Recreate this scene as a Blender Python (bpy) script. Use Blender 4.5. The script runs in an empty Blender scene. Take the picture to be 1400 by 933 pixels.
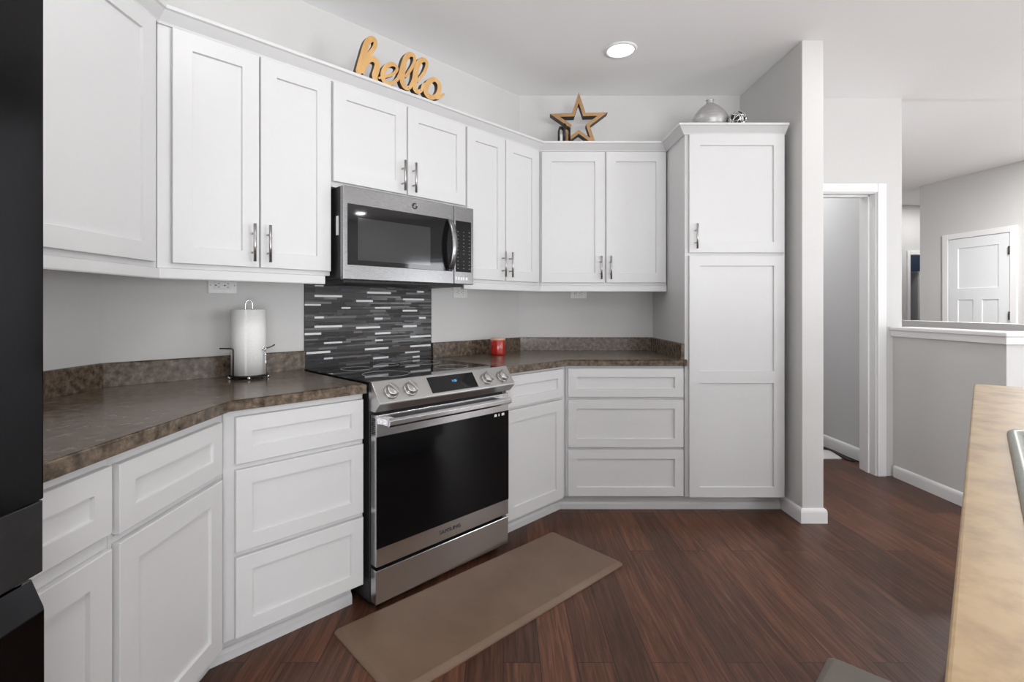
import bpy, bmesh, math, random
from mathutils import Vector, Matrix
random.seed(7)
SC = bpy.context.scene
COL = SC.collection
K = math.sqrt(.5)
R90 = math.pi/2

# ------------------------------------------------------------------ camera
F, CX, CY, EYE = 682.0, 688.0, 420.5, 1.22
cam = bpy.data.objects.new('camera', bpy.data.cameras.new('camera'))
COL.objects.link(cam)
cam.location = (0, 0, EYE)
cam.rotation_euler = (R90, 0, 0)
cam.data.sensor_width = 36
cam.data.lens = F/1400*36
cam.data.shift_x = (700-CX)/1400
cam.data.shift_y = (CY-466.5)/1400
cam.data.clip_start = .02
SC.camera = cam

# ------------------------------------------------------------------ exposure, world, daylight
SC.view_settings.view_transform = 'Standard'
SC.view_settings.look = 'None'
SC.view_settings.gamma = 1
SC.view_settings.exposure = 0.05
SC.view_settings.use_curve_mapping = False
SC.cycles.use_denoising = True
SC.cycles.max_bounces = 10
SC.cycles.diffuse_bounces = 6
SC.cycles.sample_clamp_indirect = 6
w = bpy.data.worlds.new('sky'); SC.world = w; w.use_nodes = True
w.node_tree.nodes['Background'].inputs[0].default_value = (.80, .88, 1, 1)
w.node_tree.nodes['Background'].inputs[1].default_value = 1.2


def area(name, loc, size, power, direction, color=(1, 1, 1), shape='RECTANGLE', spread=math.pi):
    l = bpy.data.lights.new(name, 'AREA')
    l.shape = shape; l.size = size[0]; l.size_y = size[1]; l.energy = power; l.color = color; l.spread = spread
    o = bpy.data.objects.new(name, l); COL.objects.link(o)
    o.location = loc
    o.rotation_euler = Vector(direction).to_track_quat('-Z', 'Y').to_euler()
    return o


RIGHT_X, REAR_Y = 5.76, -3.9
# skylight in the openings, and added lamps low outside that brighten the ceiling
area('daylight_right_glass_door', (RIGHT_X+.10, 1.53, 1.05), (.62, 1.9), 30, (-1, 0, 0), (.96, .98, 1))
area('added_daylight_right', (RIGHT_X+.10, -1.9, 1.0), (2.5, 1.8), 92, (-1, 0, 0), (.96, .98, 1))  # added lamp at an unseen opening, for more light from the right
area('daylight_rear_door', (1.4, REAR_Y-.10, .85), (3.9, 1.5), 84, (0, 1, 0), (.97, .985, 1))
area('added_ceiling_fill_rear', (1.3, REAR_Y-1.6, -.05), (4.6, 2.8), 450, (0, .45, 1), (.985, .99, 1))
area('added_ceiling_fill_right', (RIGHT_X+1.6, -1.4, -.05), (2.8, 3.6), 470, (-.45, 0, 1), (.985, .99, 1))
# position and watts of every recessed ceiling light
CANS = [(.69, 2.93, .6), (-.25, 1.25, 6), (1.98, 2.25, 2.5), (.2, -.6, 12), (2.6, -.9, 5), (5.1, .6, 4), (3.7, 1.6, 5), (4.6, 4.0, 75), (2.35, 4.7, 13), (6.1, 6.9, 10), (6.95, 8.1, 8)]  # foyer, hall and navy room ones are unseen, added to brighten those rooms

# ------------------------------------------------------------------ materials


def mat(name, color, rough=.5, metal=0, spec=.5, emit=None, estr=0, coat=0):
    m = bpy.data.materials.new(name); m.use_nodes = True
    b = m.node_tree.nodes['Principled BSDF']
    b.inputs['Base Color'].default_value = (*color, 1)
    b.inputs['Roughness'].default_value = rough
    b.inputs['Metallic'].default_value = metal
    b.inputs['Specular IOR Level'].default_value = spec
    b.inputs['Coat Weight'].default_value = coat
    if emit:
        b.inputs['Emission Color'].default_value = (*emit, 1)
        b.inputs['Emission Strength'].default_value = estr
    return m


def nd(m, t, **kw):
    n = m.node_tree.nodes.new(t)
    for k_, v in kw.items():
        setattr(n, k_, v)
    return n


def lk(m, a, b):
    m.node_tree.links.new(a, b)


def noise_mat(name, stops, scale, rough=.5, metal=0, detail=8, stretch=(1, 1, 1), bump=0, spec=.5, rvar=0, coat=0, distort=0, coords='Object'):
    m = mat(name, stops[0][1], rough, metal, spec, coat=coat)
    b = m.node_tree.nodes['Principled BSDF']
    tc = nd(m, 'ShaderNodeTexCoord'); mp = nd(m, 'ShaderNodeMapping'); mp.inputs['Scale'].default_value = stretch
    n = nd(m, 'ShaderNodeTexNoise'); n.inputs['Scale'].default_value = scale; n.inputs['Detail'].default_value = detail
    n.inputs['Distortion'].default_value = distort; n.inputs['Roughness'].default_value = .62
    r = nd(m, 'ShaderNodeValToRGB'); el = r.color_ramp.elements
    while len(el) < len(stops):
        el.new(.5)
    for e_, (p, c) in zip(el, stops):
        e_.position = p; e_.color = (*c, 1)
    lk(m, tc.outputs[coords], mp.inputs[0]); lk(m, mp.outputs[0], n.inputs[0])
    lk(m, n.outputs[0], r.inputs[0]); lk(m, r.outputs[0], b.inputs['Base Color'])
    if rvar:
        mr = nd(m, 'ShaderNodeMapRange'); mr.inputs[3].default_value = rough-rvar; mr.inputs[4].default_value = rough+rvar
        lk(m, n.outputs[0], mr.inputs[0]); lk(m, mr.outputs[0], b.inputs['Roughness'])
    if bump:
        bp = nd(m, 'ShaderNodeBump'); bp.inputs['Strength'].default_value = bump; bp.inputs['Distance'].default_value = .002
        lk(m, n.outputs[0], bp.inputs['Height']); lk(m, bp.outputs[0], b.inputs['Normal'])
    return m


def near(c, d):
    return tuple(max(0, x-d) for x in c), tuple(x+d for x in c)


def paint(name, c, rough, d=.008, scale=60, bump=.05):
    a, b = near(c, d)
    return noise_mat(name, [(.3, a), (.7, b)], scale, rough, bump=bump)


M = {}
M['white'] = paint('cabinet_white_paint', (.64, .64, .64), .38, .006, 25, .02)
M['trimw'] = paint('trim_white_paint', (.82, .82, .82), .4, .006, 30, .02)
M['wall'] = paint('light_grey_wall_paint', (.62, .615, .605), .65, .008, 90, .08)
M['hallwall'] = paint('grey_hall_paint', (.60, .60, .605), .65, .008, 90, .08)
M['ceil'] = paint('ceiling_paint', (.91, .91, .91), .8, .006, 120, .1)
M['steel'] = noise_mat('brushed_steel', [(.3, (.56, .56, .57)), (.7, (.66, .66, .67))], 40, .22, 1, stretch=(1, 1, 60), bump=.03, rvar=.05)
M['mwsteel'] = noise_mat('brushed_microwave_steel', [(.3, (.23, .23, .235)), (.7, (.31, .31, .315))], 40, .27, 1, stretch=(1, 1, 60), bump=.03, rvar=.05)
M['steelpanel'] = noise_mat('brushed_steel_panel', [(.3, (.46, .455, .45)), (.7, (.55, .545, .54))], 40, .33, 1, stretch=(1, 60, 60), bump=.03, rvar=.05)
M['chrome'] = mat('polished_chrome', (.72, .72, .73), .12, 1)
M['nickel'] = noise_mat('satin_nickel', [(.3, (.42, .41, .40)), (.7, (.5, .49, .48))], 60, .3, 1)
M['blackglass'] = noise_mat('black_glass', [(.3, (.005, .005, .006)), (.7, (.007, .007, .008))], 3, .04, 0, spec=.5)
M['ovenglass'] = noise_mat('oven_glass', [(.3, (.003, .003, .0035)), (.7, (.004, .004, .005))], 3, .08, 0, spec=.25)
M['mwwindow'] = noise_mat('microwave_window_mesh', [(.3, (.022, .023, .025)), (.7, (.028, .029, .031))], 300, .06, 0, spec=.8)
M['black'] = noise_mat('black_plastic', [(.3, (.010, .010, .010)), (.7, (.016, .016, .016))], 60, .45)
M['darkmetal'] = noise_mat('dark_wire', [(.3, (.02, .018, .016)), (.7, (.04, .035, .03))], 80, .35, .6)
M['fridge'] = noise_mat('black_stainless', [(.3, (.036, .036, .038)), (.7, (.042, .042, .045))], 30, .13, 1, stretch=(60, 60, 1), bump=.01)
M['laminate'] = noise_mat('slate_brown_laminate', [(.30, (.034, .025, .018)), (.44, (.088, .065, .045)), (.56, (.150, .112, .079)), (.72, (.245, .195, .15))], 42, .22, detail=12, bump=.05, rvar=.06)
M['litlam'] = noise_mat('lit_tan_laminate', [(.28, (.22, .145, .075)), (.45, (.33, .22, .115)), (.58, (.40, .275, .145)), (.75, (.37, .285, .18))], 16, .42, detail=9, bump=.03, rvar=.05, spec=.35)  # laminate of the other counters, its brighter light put into the colour
M['sink'] = noise_mat('grey_green_composite', [(.3, (.20, .215, .19)), (.7, (.27, .285, .255))], 90, .35)
M['mat'] = noise_mat('taupe_cushion_mat', [(.3, (.145, .092, .059)), (.7, (.185, .120, .080))], 5, .5, detail=10, bump=.08)
M['matgrey'] = noise_mat('grey_taupe_mat', [(.3, (.15, .13, .105)), (.7, (.18, .158, .13))], 5, .5, detail=10, bump=.08)
M['paper'] = noise_mat('white_paper_towel', [(.3, (.78, .78, .77)), (.7, (.84, .84, .83))], 120, .9, bump=.15)
M['gold'] = noise_mat('golden_wood_face', [(.25, (.50, .28, .095)), (.55, (.64, .38, .15)), (.8, (.74, .50, .24))], 18, .45, stretch=(1, 1, .25), detail=10)
M['darkedge'] = noise_mat('dark_stained_edge', [(.3, (.025, .014, .008)), (.7, (.06, .032, .016))], 30, .5)
M['starwood'] = noise_mat('warm_wood_face', [(.3, (.29, .155, .062)), (.7, (.43, .25, .11))], 30, .5, stretch=(1, 1, 4), detail=10)
M['vase'] = noise_mat('silver_ribbed_ceramic', [(.3, (.34, .335, .33)), (.7, (.50, .49, .48))], 14, .36, .35, stretch=(1, 1, 14), bump=.35)
M['silver'] = noise_mat('woven_silver_wire', [(.3, (.6, .6, .6)), (.7, (.75, .75, .74))], 60, .22, 1)
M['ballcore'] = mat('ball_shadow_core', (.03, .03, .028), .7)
M['candle'] = noise_mat('red_glass', [(.3, (.36, .012, .008)), (.7, (.48, .025, .015))], 40, .12, coat=.5)
M['wax'] = noise_mat('red_wax', [(.3, (.50, .07, .04)), (.7, (.58, .10, .06))], 30, .5)
M['candlelid'] = noise_mat('pale_peach_rim', [(.3, (.62, .36, .25)), (.7, (.72, .46, .33))], 30, .3)
M['outlet'] = noise_mat('white_outlet_plastic', [(.3, (.72, .72, .71)), (.7, (.78, .78, .77))], 30, .35)
M['slot'] = mat('outlet_slot_black', (.01, .01, .01), .6)
M['doorwhite'] = paint('door_white_paint', (.80, .82, .83), .4, .006, 20, .02)
M['navy'] = paint('navy_wall_paint', (.025, .042, .078), .6, .003, 40, .03)
M['lamp'] = mat('lit_diffuser', (.9, .9, .9), .5, emit=(1, .98, .95), estr=4)
M['digits'] = mat('blue_display_digits', (.02, .1, .2), .4, emit=(.15, .55, .9), estr=.8)
M['marks'] = mat('pale_printed_marks', (.45, .45, .45), .5)
M['keymark'] = mat('faint_keypad_marks', (.16, .16, .16), .5)
M['logo'] = mat('dark_printed_lettering', (.012, .012, .014), .4)
M['hinge'] = mat('dark_bronze_hinge', (.05, .045, .04), .4, .7)
TILES = [noise_mat('mosaic_'+n, [(.3, a), (.7, b)], 35, r, stretch=(.4, 1, 3), bump=.05) for n, a, b, r in (
    ('black_glass', (.005, .005, .006), (.010, .010, .012), .22), ('charcoal_slate', (.015, .0135, .0135), (.028, .026, .025), .5),
    ('smoke_stone', (.042, .038, .036), (.075, .07, .066), .5), ('grey_stone', (.10, .096, .092), (.15, .145, .14), .35),
    ('blue_black_glass', (.009, .010, .016), (.017, .020, .030), .25), ('white_marble', (.66, .67, .68), (.80, .80, .80), .3))]


def floor_material():
    m = mat('dark_hardwood_planks', (.07, .03, .02), .3, spec=.32)
    b = m.node_tree.nodes['Principled BSDF']
    tc = nd(m, 'ShaderNodeTexCoord'); mp = nd(m, 'ShaderNodeMapping')
    mp.inputs['Rotation'].default_value = (0, 0, R90)
    lk(m, tc.outputs['Object'], mp.inputs[0])
    br = nd(m, 'ShaderNodeTexBrick'); br.offset = .37; br.offset_frequency = 2; br.squash = 1
    br.inputs['Scale'].default_value = 1
    br.inputs['Brick Width'].default_value = 1.25; br.inputs['Row Height'].default_value = .127
    br.inputs['Mortar Size'].default_value = .0012; br.inputs['Mortar Smooth'].default_value = .2; br.inputs['Bias'].default_value = 0
    br.inputs['Color1'].default_value = (0, 0, 0, 1); br.inputs['Color2'].default_value = (1, 1, 1, 1); br.inputs['Mortar'].default_value = (.5, .5, .5, 1)
    lk(m, mp.outputs[0], br.inputs[0])
    # per plank shift of the grain
    ad = nd(m, 'ShaderNodeVectorMath', operation='MULTIPLY_ADD')
    ad.inputs[1].default_value = (7, 3, 5)
    lk(m, br.outputs['Color'], ad.inputs[0]); lk(m, tc.outputs['Object'], ad.inputs[2])
    m2 = nd(m, 'ShaderNodeMapping'); m2.inputs['Scale'].default_value = (38, 2.0, 1)
    lk(m, ad.outputs[0], m2.inputs[0])
    n1 = nd(m, 'ShaderNodeTexNoise'); n1.inputs['Scale'].default_value = 1.6; n1.inputs['Detail'].default_value = 9; n1.inputs['Roughness'].default_value = .65; n1.inputs['Distortion'].default_value = .9
    lk(m, m2.outputs[0], n1.inputs[0])
    r1 = nd(m, 'ShaderNodeValToRGB'); e = r1.color_ramp.elements
    e[0].position = .28; e[0].color = (.036, .0145, .009, 1); e[1].position = .72; e[1].color = (.172, .079, .047, 1)
    x = e.new(.5); x.color = (.092, .0395, .0232, 1)
    lk(m, n1.outputs[0], r1.inputs[0])
    r2 = nd(m, 'ShaderNodeValToRGB'); e = r2.color_ramp.elements
    e[0].position = 0; e[0].color = (.68, .69, .71, 1); e[1].position = 1; e[1].color = (1.34, 1.28, 1.22, 1)
    lk(m, br.outputs['Color'], r2.inputs[0])
    mx = nd(m, 'ShaderNodeMix', data_type='RGBA', blend_type='MULTIPLY'); mx.inputs[0].default_value = 1
    lk(m, r1.outputs[0], mx.inputs[6]); lk(m, r2.outputs[0], mx.inputs[7])
    m3 = nd(m, 'ShaderNodeMix', data_type='RGBA'); m3.inputs[7].default_value = (.010, .005, .004, 1)
    lk(m, br.outputs['Fac'], m3.inputs[0]); lk(m, mx.outputs[2], m3.inputs[6])
    lk(m, m3.outputs[2], b.inputs['Base Color'])
    mr = nd(m, 'ShaderNodeMapRange'); mr.inputs[3].default_value = .30; mr.inputs[4].default_value = .46
    lk(m, n1.outputs[0], mr.inputs[0]); lk(m, mr.outputs[0], b.inputs['Roughness'])
    bp = nd(m, 'ShaderNodeBump'); bp.inputs['Strength'].default_value = .12; bp.inputs['Distance'].default_value = .002
    lk(m, n1.outputs[0], bp.inputs['Height']); lk(m, bp.outputs[0], b.inputs['Normal'])
    return m


M['floor'] = floor_material()

# ------------------------------------------------------------------ mesh helpers


def bx(bm, x0, x1, y0, y1, z0, z1, bev=0, mi=0, seg=2):
    t = bmesh.new()
    vs = [t.verts.new(p) for p in ((x0, y0, z0), (x1, y0, z0), (x1, y1, z0), (x0, y1, z0), (x0, y0, z1), (x1, y0, z1), (x1, y1, z1), (x0, y1, z1))]
    for f in ((3, 2, 1, 0), (4, 5, 6, 7), (0, 1, 5, 4), (1, 2, 6, 5), (2, 3, 7, 6), (3, 0, 4, 7)):
        t.faces.new([vs[i] for i in f])
    if bev:
        bmesh.ops.bevel(t, geom=t.edges[:], offset=bev, segments=seg, affect='EDGES', profile=.5)
    join(bm, t, mi)


def join(bm, t, mi=0, mx=None):
    if mx is not None:
        bmesh.ops.transform(t, matrix=mx, verts=t.verts[:])
    bmesh.ops.recalc_face_normals(t, faces=t.faces[:])
    mp = {v: bm.verts.new(v.co) for v in t.verts}
    for f in t.faces:
        try:
            g = bm.faces.new([mp[v] for v in f.verts]); g.material_index = mi if mi is not None else f.material_index; g.smooth = f.smooth
        except ValueError:
            pass
    t.free()


def prism(bm, pts, z0, z1, bev=0, mi=0, seg=2, top_only=False):
    t = bmesh.new()
    lo = [t.verts.new((p[0], p[1], z0)) for p in pts]; hi = [t.verts.new((p[0], p[1], z1)) for p in pts]
    n = len(pts)
    t.faces.new(lo[::-1]); t.faces.new(hi)
    for i in range(n):
        t.faces.new((lo[i], lo[(i+1) % n], hi[(i+1) % n], hi[i]))
    if bev:
        ed = [e for e in t.edges if (not top_only) or all(abs(v.co.z-z1) < 1e-6 for v in e.verts)]
        bmesh.ops.bevel(t, geom=ed, offset=bev, segments=seg, affect='EDGES', profile=.5)
    join(bm, t, mi)


def extrude_profile(bm, prof, x0, x1, bev=0, mi=0):
    """closed profile of (y, z) points swept straight along x"""
    t = bmesh.new()
    a = [t.verts.new((x0, p[0], p[1])) for p in prof]; b = [t.verts.new((x1, p[0], p[1])) for p in prof]
    n = len(prof)
    t.faces.new(a); t.faces.new(b[::-1])
    for i in range(n):
        t.faces.new((a[i], b[i], b[(i+1) % n], a[(i+1) % n]))
    if bev:
        bmesh.ops.bevel(t, geom=t.edges[:], offset=bev, segments=2, affect='EDGES', profile=.5)
    join(bm, t, mi)


def tube(bm, pts, r, seg=10, mi=0, closed=False, smooth=True):
    t = bmesh.new()
    pts = [Vector(p) for p in pts]; n = len(pts); rings = []
    up = Vector((0, 0, 1)); prev = None
    for i, p in enumerate(pts):
        if closed:
            d = pts[(i+1) % n]-pts[i-1]
        else:
            d = pts[min(i+1, n-1)]-pts[max(i-1, 0)]
        d.normalize()
        if prev is None:
            u = d.cross(up if abs(d.z) < .9 else Vector((1, 0, 0)))
        else:
            u = prev-d*prev.dot(d)
        u.normalize(); prev = u; v = d.cross(u)
        rr = r[i] if isinstance(r, (list, tuple)) else r
        rings.append([t.verts.new(p+(u*math.cos(a)+v*math.sin(a))*rr) for a in [2*math.pi*j/seg for j in range(seg)]])
    m_ = n if closed else n-1
    for i in range(m_):
        A, B = rings[i], rings[(i+1) % n]
        for j in range(seg):
            f = t.faces.new((A[j], A[(j+1) % seg], B[(j+1) % seg], B[j])); f.smooth = smooth
    if not closed:
        t.faces.new(rings[0][::-1]); t.faces.new(rings[-1])
    join(bm, t, mi)


def lathe(bm, prof, seg=40, mi=0, mx=None, smooth=True, caps=True):
    """prof: (r, z) from bottom to top"""
    t = bmesh.new(); rings = []
    for r, z in prof:
        if r < 1e-6:
            rings.append([t.verts.new((0, 0, z))])
        else:
            rings.append([t.verts.new((r*math.cos(2*math.pi*j/seg), r*math.sin(2*math.pi*j/seg), z)) for j in range(seg)])
    for A, B in zip(rings, rings[1:]):
        for j in range(seg):
            q = [A[j % len(A)], A[(j+1) % len(A)], B[(j+1) % len(B)], B[j % len(B)]]
            u = []
            for v in q:
                if v not in u:
                    u.append(v)
            if len(u) > 2:
                f = t.faces.new(u); f.smooth = smooth
    if caps and len(rings[0]) > 1:
        t.faces.new(rings[0][::-1])
    if caps and len(rings[-1]) > 1:
        t.faces.new(rings[-1])
    join(bm, t, mi, mx)


def panel_door(bm, x0, x1, z0, z1, yf, t=.02, openings=None, rec=.009, fr=.057, e=.0016):
    """shaker front: flat frame, recessed flat panels, eased edges. yf = front plane (room side is -y)."""
    if openings is None:
        openings = [(x0+fr, x1-fr, z0+fr, z1-fr)]
    T = bmesh.new()
    xs = sorted(set([x0+e, x1-e]+[v for o in openings for v in o[:2]]))
    zs = sorted(set([z0+e, z1-e]+[v for o in openings for v in o[2:]]))
    cache = {}

    def V(x, y, z):
        k_ = (round(x, 6), round(y, 6), round(z, 6))
        if k_ not in cache:
            cache[k_] = T.verts.new((x, y, z))
        return cache[k_]

    def inside(a, b):
        return any(o[0] < a < o[1] and o[2] < b < o[3] for o in openings)
    for xa, xb in zip(xs, xs[1:]):
        for za, zb in zip(zs, zs[1:]):
            if not inside((xa+xb)/2, (za+zb)/2):
                T.faces.new((V(xa, yf, za), V(xb, yf, za), V(xb, yf, zb), V(xa, yf, zb)))
    for o in openings:
        ox = [v for v in xs if o[0] <= v <= o[1]]; oz = [v for v in zs if o[2] <= v <= o[3]]
        loop = [(x, o[2]) for x in ox]+[(o[1], z) for z in oz[1:]]+[(x, o[3]) for x in ox[::-1][1:]]+[(o[0], z) for z in oz[::-1][1:-1]]
        s = .0022
        cx_, cz_ = (o[0]+o[1])/2, (o[2]+o[3])/2
        hx, hz = (o[1]-o[0])/2, (o[3]-o[2])/2

        def sh(p, d):
            return (cx_+(p[0]-cx_)*(hx-d)/hx, cz_+(p[1]-cz_)*(hz-d)/hz)
        A = [V(p[0], yf, p[1]) for p in loop]
        B = [V(sh(p, s)[0], yf+rec, sh(p, s)[1]) for p in loop]
        n = len(loop)
        for i in range(n):
            T.faces.new((A[i], A[(i+1) % n], B[(i+1) % n], B[i]))
        T.faces.new(B)
    # eased outer edge, sides and back
    bl = [(x, z0+e) for x in xs]+[(x1-e, z) for z in zs[1:]]+[(x, z1-e) for x in xs[::-1][1:]]+[(x0+e, z) for z in zs[::-1][1:-1]]

    def ex(p):
        return (x0 if abs(p[0]-x0-e) < 1e-7 else x1 if abs(p[0]-x1+e) < 1e-7 else p[0], z0 if abs(p[1]-z0-e) < 1e-7 else z1 if abs(p[1]-z1+e) < 1e-7 else p[1])
    n = len(bl)
    L0 = [V(p[0], yf, p[1]) for p in bl]; L1 = [V(ex(p)[0], yf+e, ex(p)[1]) for p in bl]; L2 = [V(ex(p)[0], yf+t, ex(p)[1]) for p in bl]
    for A, B in ((L0, L1), (L1, L2)):
        for i in range(n):
            T.faces.new((A[i], A[(i+1) % n], B[(i+1) % n], B[i]))
    T.faces.new(L2)
    join(bm, T)


def link(name, bm, mats, parent=None, loc=None, rotz=None):
    me = bpy.data.meshes.new(name); bm.to_mesh(me); bm.free()
    for m in (mats if isinstance(mats, (list, tuple)) else [mats]):
        me.materials.append(m)
    o = bpy.data.objects.new(name, me); COL.objects.link(o)
    if parent is not None:
        o.parent = parent
    if loc is not None:
        o.location = loc
    if rotz is not None:
        o.rotation_euler = (0, 0, rotz)
    return o


def tag(o, label, cat, group=None, kind=None):
    o['label'] = label; o['category'] = cat
    if group:
        o['group'] = group
    if kind:
        o['kind'] = kind
    return o


def thing(name, label, cat, loc=(0, 0, 0), rotz=0, group=None):
    o = bpy.data.objects.new(name, None); COL.objects.link(o)
    o.empty_display_size = .05
    o.location = loc; o.rotation_euler = (0, 0, rotz)
    return tag(o, label, cat, group)


def struct(name, bm, mats):
    o = link(name, bm, mats); o['kind'] = 'structure'
    return o


NB = bmesh.new


def text_mesh(body, size, depth=.0006):
    cu = bpy.data.curves.new('lettering', 'FONT'); cu.body = body; cu.size = size; cu.extrude = depth
    cu.align_x = 'CENTER'; cu.align_y = 'CENTER'
    o = bpy.data.objects.new('lettering', cu); COL.objects.link(o)
    bpy.context.view_layer.update()
    me = bpy.data.meshes.new_from_object(o.evaluated_get(bpy.context.evaluated_depsgraph_get()))
    bpy.data.objects.remove(o); bpy.data.curves.remove(cu)
    return me


def add_text(bm, body, size, mx, mi=0, sx=1):
    me = text_mesh(body, size)
    t = NB(); t.from_mesh(me); bpy.data.meshes.remove(me)
    bmesh.ops.transform(t, matrix=mx @ Matrix.Diagonal((sx, 1, 1, 1)), verts=t.verts[:])
    join(bm, t, mi)


# ------------------------------------------------------------------ the three wall frames (local x along the wall, -y into the room)
LX, BY = -1.545, 3.57
LC = (LX, 1.911)                 # left / stove wall corner
RC = (BY-3.456, BY)              # stove / back wall corner
DL = (RC[0]-LC[0])/K             # length of the stove wall
FR = {'left': (LC, R90), 'stove': (LC, R90/2), 'back': (RC, 0.0)}
T8 = math.tan(math.pi/8)


def world(fr, x, y, z=0):
    (ox, oy), a = FR[fr]
    return Vector((ox+x*math.cos(a)-y*math.sin(a), oy+x*math.sin(a)+y*math.cos(a), z))


H = 2.735
STUB_X0, STUB_X1, STUB_Y = 1.693, 1.815, 2.826
DW_Y, DW_T, DW_X1 = 3.61, .16, 2.885
HALF_X, HALF_Y = 2.82, 2.795

# ------------------------------------------------------------------ room shell
bm = NB(); prism(bm, [(-1.9, REAR_Y-.12), (RIGHT_X+.12, REAR_Y-.12), (RIGHT_X+.12, 3.5), (8.6, 3.5), (8.6, 8.8), (-1.9, 8.8)], -.1, 0)
struct('floor', bm, M['floor'])
bm = NB(); bx(bm, -1.9, 8.6, -4.2, 3.63, H, H+.12)
struct('ceiling', bm, M['ceil'])
bm = NB(); bx(bm, 1.7, 8.6, 3.6, 8.8, H+.02, H+.14)
struct('ceiling_foyer', bm, M['ceil'])
bm = NB(); prism(bm, [(LX-.12, -4.1), (LX, -4.1), (LX, LC[1]), (LX-.12, LC[1]+.05)], 0, H)
struct('wall_left', bm, M['wall'])
bm = NB(); prism(bm, [LC, RC, (RC[0]-.05, RC[1]+.12), (LC[0]-.12, LC[1]+.05)], 0, H)
struct('wall_stove', bm, M['wall'])
bm = NB(); prism(bm, [RC, (1.75, BY), (1.75, BY+.12), (RC[0]-.05, BY+.12)], 0, H)
struct('wall_back', bm, M['wall'])
bm = NB(); bx(bm, STUB_X0, STUB_X1, STUB_Y, DW_Y+DW_T, 0, H, .004)
struct('wall_partition', bm, M['wall'])
OPX0, OPX1, OPZ = 1.93, 2.695, 2.045
bm = NB()
bx(bm, STUB_X1, OPX0-.02, DW_Y, DW_Y+DW_T, 0, H); bx(bm, OPX1+.02, DW_X1, DW_Y, DW_Y+DW_T, 0, H); bx(bm, OPX0-.02, OPX1+.02, DW_Y, DW_Y+DW_T, OPZ+.02, H)
struct('wall_doorway', bm, M['wall'])
bm = NB(); bx(bm, HALF_X, DW_X1, DW_Y+DW_T, 7.5, 0, H+.02)
struct('wall_hall', bm, M['hallwall'])
bm = NB(); bx(bm, STUB_X1-.1, STUB_X1, DW_Y+DW_T, 7.5, 0, H+.02); bx(bm, STUB_X1-.1, 2.9, 5.6, 5.7, 0, H+.02)
struct('wall_hall_end', bm, M['hallwall'])
# half wall round the stair well, and the plain guard wall across it
bm = NB(); bx(bm, HALF_X, HALF_X+.12, HALF_Y, DW_Y, 0, 1.025); bx(bm, HALF_X+.12, 4.2, HALF_Y, HALF_Y+.12, 0, 1.025)
struct('wall_half', bm, M['wall'])
bm = NB()
prism(bm, [(HALF_X-.03, DW_Y), (HALF_X-.03, HALF_Y-.03), (4.2, HALF_Y-.03), (4.2, HALF_Y+.15), (HALF_X+.15, HALF_Y+.15), (HALF_X+.15, DW_Y)], 1.055, 1.08, .006)
prism(bm, [(HALF_X-.018, DW_Y), (HALF_X-.018, HALF_Y-.018), (4.2, HALF_Y-.018), (4.2, HALF_Y+.138), (HALF_X+.138, HALF_Y+.138), (HALF_X+.138, DW_Y)], 1.012, 1.055, .003)
struct('trim_1', bm, M['trimw'])
bm = NB(); bx(bm, 4.2, 4.32, HALF_Y-.03, 5.6, 0, 1.083)
struct('wall_stair', bm, M['hallwall'])
# entry wall with its panelled door, hall beyond, far doorway into a navy room
EA, EB = Vector((5.28, 6.32, 0)), Vector((5.43, 5.2, 0))
ed = (EB-EA).normalized()
en = Vector((-ed.y, ed.x, 0))      # points away from the kitchen (+x)
EC = EA+ed*((EA.x-RIGHT_X)/-ed.x)
bm = NB(); prism(bm, [(EA.x, EA.y), (EC.x, EC.y), (EC.x+.12, EC.y), (EA.x+en.x*.12, EA.y+en.y*.12)], 0, H+.02)
struct('wall_entry', bm, M['wall'])
bm = NB(); bx(bm, EA.x+.1, 8.5, 6.33, 6.43, 0, H+.02); bx(bm, 8.4, 8.5, 6.43, 8.7, 0, H+.02)
struct('wall_hall_right', bm, M['wall'])
FX0, FX1, FZ = 6.11, 6.87, 2.01
bm = NB(); bx(bm, 2.8, FX0, 7.5, 7.6, 0, H+.02); bx(bm, FX1, 8.5, 7.5, 7.6, 0, H+.02); bx(bm, FX0, FX1, 7.5, 7.6, FZ, H+.02)
struct('wall_far', bm, M['wall'])
bm = NB(); bx(bm, 5.4, 8.5, 8.6, 8.7, 0, H+.02); bx(bm, 5.4, 5.5, 7.6, 8.6, 0, H+.02)
struct('wall_navy', bm, M['navy'])
# right and rear walls behind the viewer, with their windows and one opening added for light
bm = NB()
for z0, z1, y0, y1 in ((0, H, REAR_Y, -3.2), (0, H, -.6, 1.2), (0, H, 1.86, EC.y), (2.05, H, 1.2, 1.86), (0, .08, 1.2, 1.86), (2.15, H, -3.2, -.6)):
    bx(bm, RIGHT_X, RIGHT_X+.12, y0, y1, z0, z1)
struct('wall_right', bm, M['wall'])
bm = NB()
for z0, z1, x0, x1 in ((0, H, -1.65, -.7), (0, H, 3.4, RIGHT_X+.12), (2.15, H, -.7, 3.4), (0, .05, -.7, 3.4)):
    bx(bm, x0, x1, REAR_Y-.12, REAR_Y, z0, z1)
struct('wall_rear', bm, M['wall'])


def window(name, horizontal, a0, a1, z0, z1, c, n):
    bm = NB()
    spans = [(a0-.07, a1+.07, z1, z1+.08), (a0-.07, a1+.07, z0-.08, z0), (a0-.07, a0, z0, z1), (a1, a1+.07, z0, z1)]
    for i in range(1, n):
        q = a0+(a1-a0)*i/n
        spans.append((q-.025, q+.025, z0, z1))
    for p, q, u, v in spans:
        if horizontal:
            bx(bm, p, q, c-.01, c+.03, u, v, .003)
        else:
            bx(bm, c-.04, c-.01+.03, p, q, u, v, .003)
    struct(name, bm, M['trimw'])


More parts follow.
